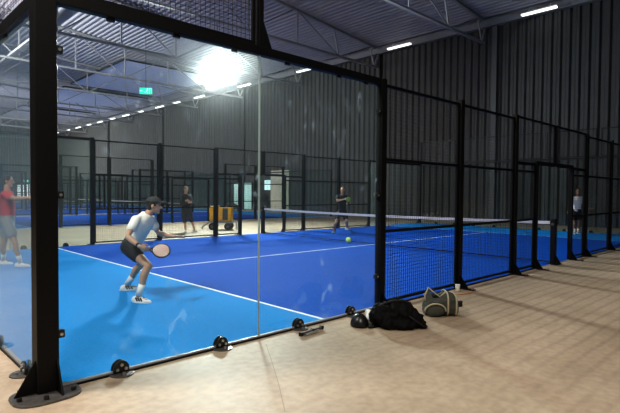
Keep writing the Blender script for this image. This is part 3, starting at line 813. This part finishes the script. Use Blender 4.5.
        c.build('brim', M[cap], cp, smooth=True)
    # top
    s = MB(); torso(.020, lo=-.05, mb=s)
    for sd in ('r', 'l'):
        sh, el, wr = J['sh_'+sd], J['el_'+sd], J['wr_'+sd]
        s.chain([spine(.86), sh], [.075*k, .066*k])
        if long_sleeve: s.chain([sh, el, el.lerp(wr, .93)], [.066*k, .052*k, .040*k])
        else: s.chain([sh, sh.lerp(el, sleeve)], [.066*k, .066*k])
    link('shirt', solid(s, voxel, 4, .006, 9), M[top], t, smooth=True)
    # bottom
    s = MB(); torso(.022, lo=-.16, hi=.22, mb=s)
    for sd in ('r', 'l'):
        hp, kn, an = J['hip_'+sd], J['knee_'+sd], J['ankle_'+sd]
        if trousers: s.chain([hp, kn, kn.lerp(an, .92)], [.105*k, .075*k, .058*k])
        else: s.chain([hp, hp.lerp(kn, short_len)], [.108*k, .096*k])
    link('trousers' if trousers else 'shorts', solid(s, voxel, 4, .005, 8), M[bottom], t, smooth=True)
    for sd in ('r', 'l'):
        kn, an = J['knee_'+sd], J['ankle_'+sd]
        if socks:
            s = MB(); s.tube([an+(kn-an)*.38, an+(kn-an)*.2, an], [.047*k, .043*k, .042*k], 14); s.build('sock', M['white_cloth'], t, smooth=True)
        shoe(t, an-V((J['toe_'+sd].x, J['toe_'+sd].y, 0)).normalized()*.01, J['toe_'+sd], M[shoem], stripes)
    return t

def racket(p, d, nrm, face, rim, label, L_=.45, cat='racket', handlemat='black_cloth', k=1.0):
    """handle butt at p, pointing d, blade normal nrm"""
    d = d.normalized(); nrm = (nrm-d*nrm.dot(d)).normalized(); s = d.cross(nrm)
    t = empty('padel_racket', p, label, cat, world=True)
    c = p+d*(.33*k); n = 40; ring = []
    for i in range(n):
        q_ = 2*PI*i/n; r = .128*(1+.10*math.cos(q_)**1); ring.append((k*.135*math.cos(q_)*(1 if math.cos(q_) > 0 else 1.05), k*.122*math.sin(q_)*(1-.12*(-min(0, math.cos(q_))))))
    a = MB(); a.prism([(x*.93, y*.93) for x, y in ring], c, d, s, nrm, .034); bl = a.build('blade', M[face], t, bevel=.004)
    a = MB()
    for i in range(-3, 4):
        for j in range(-3, 4):
            if i*i+j*j < 11:
                o = c+d*(.028*i)+s*(.028*j); a.tube([o-nrm*.0185, o+nrm*.0185], .006, 8)
    a.build('hole', M['black_cloth'], bl)
    a = MB(); a.tube([c+d*x+s*y for x, y in ring], k*.011, 8, closed=True)
    a.tube([c-d*.12*k+s*.05*k, c-d*.2*k], .014*k); a.tube([c-d*.12*k-s*.05*k, c-d*.2*k], .014*k); a.build('rim', M[rim], t, smooth=True)
    a = MB(); a.tube([p, p+d*.005, p+d*.16*k], [.019, .016, .015], 10); a.build('grip', M[handlemat], t, smooth=True)
    return t

X_ = V((0, 0, 0))
Rr = V((_R.x, _R.y, 0)); Ff = V((_F.x, _F.y, 0)).normalized()
def ground(u, v): g = G(u, v, .012); return g
# --- player in white tee and cap, crouching near the glass
ar = ground(138.5, 302.3); al = ground(127, 290.3)
ar = V((ar.x, ar.y, .105)); al = V((al.x, al.y, .105))
J = dict(
    ankle_r=ar, ankle_l=al, toe_r=Rr*.97-Ff*.25, toe_l=Rr*.9+Ff*.3,
    knee_r=P(148.5, 266, 6.62), knee_l=P(141.5, 264, 7.32), hip_r=P(128.5, 247.5, 6.88), hip_l=P(132, 246.5, 7.14),
    neck=P(147.6, 213.8, 7.00), head=P(154.2, 205.6, 7.00), face=Rr*.97+Ff*.12-V((0, 0, .10)),
    sh_r=P(136.0, 219.6, 6.83), sh_l=P(151.0, 219.3, 7.22), el_r=P(127.5, 236.5, 6.62), el_l=P(158.5, 233, 7.30),
    wr_r=P(139.5, 246.3, 6.42), wr_l=P(173.5, 236.5, 7.05))
hd = {'r': ((Rr*.75-V((0, 0, .35))), Ff*-.3+V((0, 0, 1)), Ff, 1.35), 'l': ((Rr*.95+V((0, 0, .02))), V((0, 0, 1))*.4-Ff, V((0, 0, -1)), .25)}
pl1 = person(J, 'player in white tee, dark shorts and black cap crouching near the glass', 'white_cloth', 'black_cloth', cap='dark_cloth', hands=hd, stripes=True, short_len=.45, sleeve=.5, voxel=.006)
rp = J['wr_r']+hd['r'][0].normalized()*.075+Ff*.02-Rr*.06
racket(rp, Rr*.98-V((0, 0, .12))+Ff*.15, Ff*-.9+V((0, 0, .55)), 'racket_face', 'dark_metal', 'padel racket with pinkish face held by the crouching player', handlemat='racket_red', k=.80)
a = MB(); w_ = J['wr_r']; dd = (J['wr_r']-J['el_r']).normalized()
a.tube([w_-dd*.05, w_-dd*.015], [.031, .030], 14); a.build('wristband', M['black_cloth'], pl1, smooth=True)

# --- player in black across the net
D = 18.6
a1 = ground(334, 232.5); a2 = ground(347, 229.5)
J = dict(ankle_r=V((a1.x, a1.y, .1)), ankle_l=V((a2.x, a2.y, .1)), toe_r=-Rr*.4-Ff, toe_l=Rr*.8-Ff*.7,
    knee_r=P(335.8, 223.0, 18.0), knee_l=P(346.6, 221.5, 18.5), hip_r=P(339.2, 213, 18.5), hip_l=P(344.5, 213, 18.75),
    neck=P(342.0, 194.8, 18.4), head=P(342.6, 190.2, 18.3), face=-Rr*.1-Ff+V((0, 0, -.1)),
    sh_r=P(337.5, 196.6, 18.35), sh_l=P(346.4, 196.6, 18.6), el_r=P(337.2, 201, 18.05), el_l=P(349.4, 202.5, 18.5),
    wr_r=P(344.2, 199.2, 17.95), wr_l=P(348.4, 203.5, 18.15))
hd = {'r': (Rr, V((0, 0, 1)), Ff, 1.1), 'l': (-Rr*.4-Ff*.5, V((0, 0, 1)), Rr, .7)}
person(J, 'player in black shirt and shorts stepping forward beyond the net', 'black_cloth', 'black_cloth', hair='grey_hair', hands=hd, voxel=.009, shoem='shoe_grey', socks=False, short_len=.6, bald=True)
racket(J['wr_l']+V((0, 0, -.08))-Ff*.06, Rr*-.05+V((0, 0, .6))-Ff*.25, Ff*-1+Rr*.5, 'lime', 'dark_metal', 'lime green padel racket held by the player in black', k=.78)

# --- player in white at the far right
g0 = ground(576, 234.0)
ax = lambda u, v, d: P(u, v, d)
d0 = (g0-CAMP).dot(_F)
J = dict(ankle_r=V((g0.x, g0.y, .1))-Rr*.05, ankle_l=V((g0.x, g0.y, .1))+Rr*.13+Ff*.1, toe_r=-Rr*.6-Ff, toe_l=-Rr*.2-Ff,
    knee_r=P(574.8, 223.8, d0-.1), knee_l=P(579.2, 223.6, d0), hip_r=P(574.0, 212.2, d0), hip_l=P(578.8, 212.2, d0+.05),
    neck=P(577.5, 196.3, d0-.05), head=P(578.2, 191.5, d0-.1), face=-Rr*.45-Ff,
    sh_r=P(572.8, 198.0, d0-.05), sh_l=P(582.0, 197.9, d0+.1), el_r=P(570.6, 205.5, d0-.1), el_l=P(585.5, 205.5, d0),
    wr_r=P(568.6, 210.5, d0-.3), wr_l=P(588.6, 208.6, d0-.25))
hd = {'r': (-Rr*.5-V((0, 0, .6))-Ff*.4, -Ff, Rr, 1.1), 'l': (Rr*.8-Ff*.4, V((0, 0, 1)), -Ff, .3)}
person(J, 'player in white shirt and dark shorts at the far end of the court', 'white_cloth', 'black_cloth', skin='skin_dark', hands=hd, voxel=.009, short_len=.55)
racket(J['wr_r']-Rr*.03-V((0, 0, .05)), -Rr*.3-V((0, 0, .2))-Ff*.9, Rr, 'lime', 'dark_metal', 'green padel racket held low by the player at the far end')

# --- onlooker in dark clothes on the walkway
g1 = ground(185.5, 232); g2 = ground(195.0, 231.2); dB = (g1-CAMP).dot(_F)
g2 = G(194.6, 232, .012)
J = dict(ankle_r=V((g1.x, g1.y, .1)), ankle_l=V((g2.x, g2.y, .1)), toe_r=Rr*.3-Ff, toe_l=Rr*.8-Ff*.6,
    knee_r=P(184.6, 221, dB-.03), knee_l=P(191.6, 220.5, dB-.03), hip_r=P(184.2, 210.5, dB+.02), hip_l=P(188.6, 210.5, dB+.02),
    neck=P(186, 194.0, dB), head=P(186.2, 189.4, dB-.03), face=Rr*.75-Ff*.6-V((0, 0, .1)),
    sh_r=P(182.2, 196.0, dB-.1), sh_l=P(190.0, 196.0, dB+.12), el_r=P(181.2, 204.3, dB-.22), el_l=P(192.4, 204.0, dB-.05),
    wr_r=P(187.8, 202.8, dB-.32), wr_l=P(189.2, 200.6, dB-.28))
hd = {'r': (Rr*.9+V((0, 0, .2)), V((0, 0, 1)), Ff, .7), 'l': (-Rr*.8-Ff*.3, V((0, 0, 1)), Ff, .7)}
person(J, 'onlooker in charcoal top and dark knee shorts standing on the walkway', 'dark_cloth', 'dark_cloth', hands=hd, voxel=.009, long_sleeve=True, shoem='shoe_grey', socks=False, short_len=.95, hair='grey_hair')

# --- player in red behind the back glass
g1 = ground(20, 266.5); g2 = ground(3.5, 264); dC = (g1-CAMP).dot(_F)
dm = dC-.05
J = dict(ankle_r=V((g1.x, g1.y, .1)), ankle_l=V((g2.x, g2.y, .1)), toe_r=Rr*.95+Ff*.1, toe_l=Rr*.95,
    knee_r=P(15.5, 243.5, dm-.1), knee_l=P(3.8, 243.0, dm+.12), hip_r=P(6.8, 222, dm-.1), hip_l=P(8.0, 222, dm+.1),
    neck=P(7.0, 190.8, dm), head=P(8.2, 181.2, dm), face=Rr*.95+Ff*.2-V((0, 0, .05)),
    sh_r=P(4.2, 195, dm-.18), sh_l=P(8.0, 195, dm+.18), el_r=P(14.5, 198.5, dm-.32), el_l=P(3.0, 208, dm+.22),
    wr_r=P(27.5, 197.5, dm-.25), wr_l=P(8.5, 217, dm+.28))
hd = {'r': (Rr, V((0, 0, 1)), -Ff, .4), 'l': (Rr*.4-V((0, 0, 1)), Rr, Ff, .5)}
person(J, 'player in red shirt and khaki shorts walking behind the back glass', 'red_cloth', 'grey_cloth', hands=hd, voxel=.008, short_len=.55)

# ------------------------------------------------------------------ ball
a = MB(); a.ell((0, 0, 0), .036, nu=20, nv=12); s_ = a.build('ball', M['ball'], smooth=True); s_.location = P(348.4, 239.8, 6.5)
tag(s_, 'yellow-green padel ball in flight in front of the player in black', 'ball')
# ball seam as a child
a = MB(); a.tube([(.0362*math.cos(q)*math.cos(.5*math.sin(2*q)), .0362*math.sin(q)*math.cos(.5*math.sin(2*q)), .0362*math.sin(.5*math.sin(2*q))) for q in [2*PI*i/40 for i in range(40)]], .0012, 5, closed=True)
a.build('seam', M['white_cloth'], s_)

# ------------------------------------------------------------------ yellow machine on the walkway
gm = G(221.5, 229.5); dM = (gm-CAMP).dot(_F); S = dM/FPX
t = empty('floor_machine', (gm.x, gm.y, 0), 'yellow wheeled machine with a dark grille parked on the walkway', 'machine', rz=math.atan2(_R.y, _R.x))
W2 = 11.0*S; zt = (229.5-205.8)*S; zb = (229.5-221)*S
def lump(x0, x1, z0, z1, y0, y1):
    a = MB(); a.box((x0, y0, z0), (x1, y1, z1)); return a
lump(-W2, -W2*.12, zb, zt, -.28, .28).build('hood', M['yellow'], t, bevel=.06)
lump(W2*.1, W2, zb, zt*.99, -.28, .28).build('hood', M['yellow'], t, bevel=.08)
a = lump(-W2*.14, W2*.12, zb+.03, zt*.93, -.25, .25); a.build('body', M['yellow'], t, bevel=.02)
a = MB()
for i in range(6): a.box((W2*.22, -.30, zb+.1+.075*i), (W2*.66, -.27, zb+.15+.075*i))
a.box((W2*.2, -.285, zb+.06), (W2*.68, -.26, zt*.86)); a.build('grille', M['dark_panel'], t)
a = MB(); a.box((-W2*1.02, -.25, zb-.07), (W2*1.02, .25, zb)); a.bar((-W2, 0, zb-.03), (-W2*1.75, 0, .1), .05); a.bar((-W2*1.75, 0, .1), (-W2*1.75, 0, 0), .04); a.bar((W2, 0, zb-.03), (W2*1.35, 0, zb-.03), .04); a.bar((W2*1.35, -.2, zb-.03), (W2*1.35, .2, zb-.03), .04); a.bar((W2*1.35, 0, zb-.03), (W2*1.35, 0, 0), .04)
a.build('chassis', M['grey_cloth'], t)
for x in (-W2*.72, W2*.68):
    for y in (-.3, .3):
        a = MB(); a.tube([(x, y-.04, .14), (x, y+.04, .14)], .14, 20); wh = a.build('wheel', M['rubber'], t, bevel=.02)
        a = MB(); a.tube([(x, y-.05, .14), (x, y+.05, .14)], .06, 14); a.build('hub', M['steel'], wh)

# ------------------------------------------------------------------ bags and bits on the floor outside
# black holdall
b0 = V((3.42, -.70, 0)); ang = math.atan2(_R.y, _R.x)
def L2W(o, x, y, z):      # x along photo right, y away
    return V((o.x, o.y, 0))+Rr*x+Ff*y+V((0, 0, z))
t = empty('black_holdall', b0, 'slumped black sports holdall lying on the concrete by the post', 'bag', world=True)
a = MB(); lw = lambda x, y, z: L2W(b0, x, y, z)
axx = (Rr, Ff, V((0, 0, 1)))
for (x, y, z, rx, ry, rz_) in ((-.14, .0, .13, .16, .17, .14), (.02, .0, .14, .18, .18, .155), (.15, .0, .10, .13, .16, .115), (.24, -.02, .05, .09, .11, .055), (-.02, -.10, .07, .22, .10, .075), (-.22, .03, .11, .08, .12, .11)):
    a.ell(lw(x, y, z), rx, ry, rz_, axx)
link('body', solid(a, .010, 3, .034, 12), M['black_bag'], t, smooth=True)
a = MB(); a.tube([lw(-.18, -.06, .20), lw(-.16, -.05, .27), lw(-.06, -.03, .295), lw(.06, -.02, .30), lw(.14, -.02, .27), lw(.18, -.04, .20)], .014, 8); a.build('handle', M['black_cloth'], t, smooth=True)
a = MB(); a.tube([lw(.10, -.15, .16), lw(.2, -.16, .09), lw(.3, -.1, .018), lw(.33, -.02, .014)], .012, 8); a.build('strap', M['black_cloth'], t, smooth=True)
a = MB(); a.tube([lw(-.22, -.04, .22), lw(-.05, .02, .288), lw(.14, .0, .21), lw(.25, .0, .11)], .006, 6); a.build('zipper', M['dark_metal'], t, smooth=True)
# white towel peeking out on its left
t0 = G(367.5, 321); a = MB()
for i in range(6):
    q = i/5; a.ell(V((t0.x, t0.y, 0))+Rr*(.012*math.sin(3*q)+.02*q)+Ff*(.20*q-.06)+V((0, 0, .03+.05*math.sin(q*PI*.8))), .035, .035, .028+.018*q, axx)
tw = link('towel', solid(a, .007, 3, .01, 25), M['white_cloth'], None, smooth=True); tag(tw, 'crumpled white towel squeezed between the black cap and holdall', 'towel')
# black cap
c0 = G(360, 327.5); t = empty('baseball_cap', c0, 'shiny black cap lying on the concrete left of the holdall', 'cap', world=True)
a = MB(); rings = []
for i in range(9):
    q = PI/2*i/8*.98; rings.append(ell_ring(c0+V((0, 0, .01+.135*math.sin(q)))+Ff*.06, Rr, Ff, .105*math.cos(q), .115*math.cos(q), 24))
a.rings(rings); a.build('crown', M['bracket'], t, smooth=True)
a = MB(); pts = [(.085*math.cos(PI*i/14), .02+.09*math.sin(PI*i/14)) for i in range(15)]
a.prism([(x*1.1, y*1.15) for x, y in pts], c0+Rr*.065+Ff*.04+V((0, 0, .012)), Ff, Rr, V((0, 0, 1)), .008); a.build('brim', M['bracket'], t)
a = MB(); a.tube([c0+Ff*.06+V((0, 0, .143)), c0+Ff*.06+V((0, 0, .155))], [.012, .006], 10); a.build('button', M['black_cloth'], t)
# grey bag with beige piping
b1 = V((4.285, -.72, 0)); lw = lambda x, y, z: L2W(b1, x, y, z)
t = empty('canvas_bag', b1, 'grey canvas bag with beige piping and open top on the concrete', 'bag', world=True)
a = MB()
def sect(x, hy, z1, n=20, sq=.6):
    r = []
    for i in range(n):
        q = 2*PI*i/n; c_, s__ = math.cos(q), math.sin(q)
        r.append(lw(x, hy*math.copysign(abs(c_)**sq, c_), z1/2+z1/2*math.copysign(abs(s__)**sq, s__)))
    return r
a.rings([sect(-.20, .09, .15), sect(-.15, .14, .20), sect(-.02, .15, .24), sect(.08, .15, .29), sect(.16, .14, .26), sect(.205, .10, .20)])
link('body', solid(a, .01, 4, .008, 14), M['olive'], t, smooth=True)
a = MB(); a.ell(lw(-.10, -.15, .085), .125, .055, .082, axx); link('front_pocket', solid(a, .008, 3, .005, 18), M['olive'], t, smooth=True)
a = MB(); a.tube([lw(-.10+.128*math.cos(q), -.175-.02*math.sin(q), .075+.095*math.sin(q)) for q in [PI*i/12 for i in range(13)]], .011, 6); a.build('pocket_piping', M['beige'], t, smooth=True)
for x, z1, hy in ((.06, .295, .158), (.165, .265, .15)):
    a = MB(); a.tube([p for p in sect(x, hy, z1, 24)], .011, 6, closed=True); a.build('webbing', M['beige'], t, smooth=True)
a = MB()
a.add([lw(-.2, -.05, .17), lw(-.1, -.10, .19), lw(-.145, -.02, .33), lw(-.2, .08, .17), lw(-.09, .06, .2)], [(0, 1, 2), (0, 2, 3), (2, 1, 4), (2, 4, 3)]); a.build('flap', M['olive'], t)
a = MB(); a.tube([lw(-.2, -.05, .17), lw(-.2, -.04, .25), lw(-.15, -.02, .335), lw(-.10, -.05, .29), lw(-.02, -.07, .23), lw(.05, -.06, .29)], .010, 6); a.build('handle', M['beige'], t, smooth=True)
a = MB(); a.ell(lw(-.04, .0, .225), .09, .085, .025, axx); a.build('open_mouth', M['black_bag'], t, smooth=True)
# small things
g = G(457.5, 291); a = MB(); a.tube([(0, 0, 0), (0, 0, .01), (0, 0, .1)], [.028, .03, .038], 16); c = a.build('paper_cup', M['cup'], smooth=True); c.location = (g.x, g.y, 0)
a = MB(); a.tube([(.038*math.cos(q), .038*math.sin(q), .1) for q in [2*PI*i/20 for i in range(20)]], .003, 6, closed=True); a.build('rim', M['white_cloth'], c)
tag(c, 'small off-white paper cup at the foot of the fence post', 'cup')
g = G(460, 306.5); t = empty('phone_box', g, 'tiny black box standing right of the grey canvas bag', 'box')
a = MB(); a.box((-.03, -.02, 0), (.03, .02, .075)); a.build('case', M['black_cloth'], t, bevel=.006)
a = MB(); a.box((-.032, -.022, .058), (.032, .022, .066)); a.build('lid', M['dark_metal'], t)
pts = [G(u, v)+V((0, 0, .008)) for u, v in ((440, 294.5), (444, 293), (449, 292.5), (453, 294), (462, 294.6), (472, 293))]
a = MB(); a.tube(pts, .008, 6); tag(a.build('orange_strap', M['orange'], smooth=True), 'thin orange strap lying on the floor behind the canvas bag', 'strap')
# metal tool on the floor below the third bracket
p0 = G(301, 337)+V((0, 0, .028)); p1 = G(321.5, 330)+V((0, 0, .028)); d_ = (p1-p0).normalized()
t = empty('metal_bar', (p0+p1)/2-V((0, 0, .028)), 'short dark metal bar with clamped ends lying on the concrete', 'bar', world=True)
a = MB(); a.bar(p0, p1, .032, .028); a.build('shaft', M['steel'], t, bevel=.004)
a = MB(); sd = d_.cross(V((0, 0, 1))); a.bar(p0+sd*.03+d_*.03+V((0, 0, -.004)), p1+sd*.03-d_*.08+V((0, 0, -.004)), .018, .016); a.build('side_rod', M['bolt'], t)
for p in (p0, p0.lerp(p1, .55), p1):
    a = MB(); a.bar(p-d_*.012, p+d_*.012, .05, .04); a.build('clamp', M['bracket'], t, bevel=.006)

# ------------------------------------------------------------------ hall lamp and added fill lamps
def area(loc, target, size, power, col=(1, 1, 1), sy=None, spread=180):
    l = bpy.data.lights.new('lamp', 'AREA'); l.energy = power; l.size = size; l.color = col; l.spread = math.radians(spread)
    if sy: l.shape = 'RECTANGLE'; l.size_y = sy
    o = bpy.data.objects.new('lamp', l); COL.objects.link(o); o.location = loc
    o.rotation_euler = (V(target)-V(loc)).to_track_quat('-Z', 'Y').to_euler(); return o
area((-1.5, -7.5, 9.0), (1.8, 1.2, .5), 1.2, 300, (1, .90, .78), 1.2, 105)         # hall lamp over the near walkway
area((-4, 2, 9.2), (3, 5, 0), 2.0, 950, (1, .95, .88), None, 120)  # unseen fill added to brighten the court and the aisle behind it
area((0, 27, 9.0), (24, 34, 1), 3, 3400, (1, .95, .9), None, 125)  # unseen fill added to lift the end wall beyond the court
area((-3, 52, 9.0), (24, 64, 2), 4, 6500, (1, .95, .9), None, 110)  # unseen fill added to brighten the distant part of the hall
w = bpy.data.worlds.new('world'); scn.world = w; w.use_nodes = True
w.node_tree.nodes['Background'].inputs[0].default_value = (.05, .06, .08, 1); w.node_tree.nodes['Background'].inputs[1].default_value = .3
scn.view_settings.view_transform = 'Standard'; scn.view_settings.look = 'Medium High Contrast'; scn.view_settings.exposure = -0.45
scn.cycles.max_bounces = 10; scn.cycles.transparent_max_bounces = 32; scn.cycles.diffuse_bounces = 3; scn.cycles.volume_bounces = 1
scn.cycles.sample_clamp_indirect = 6
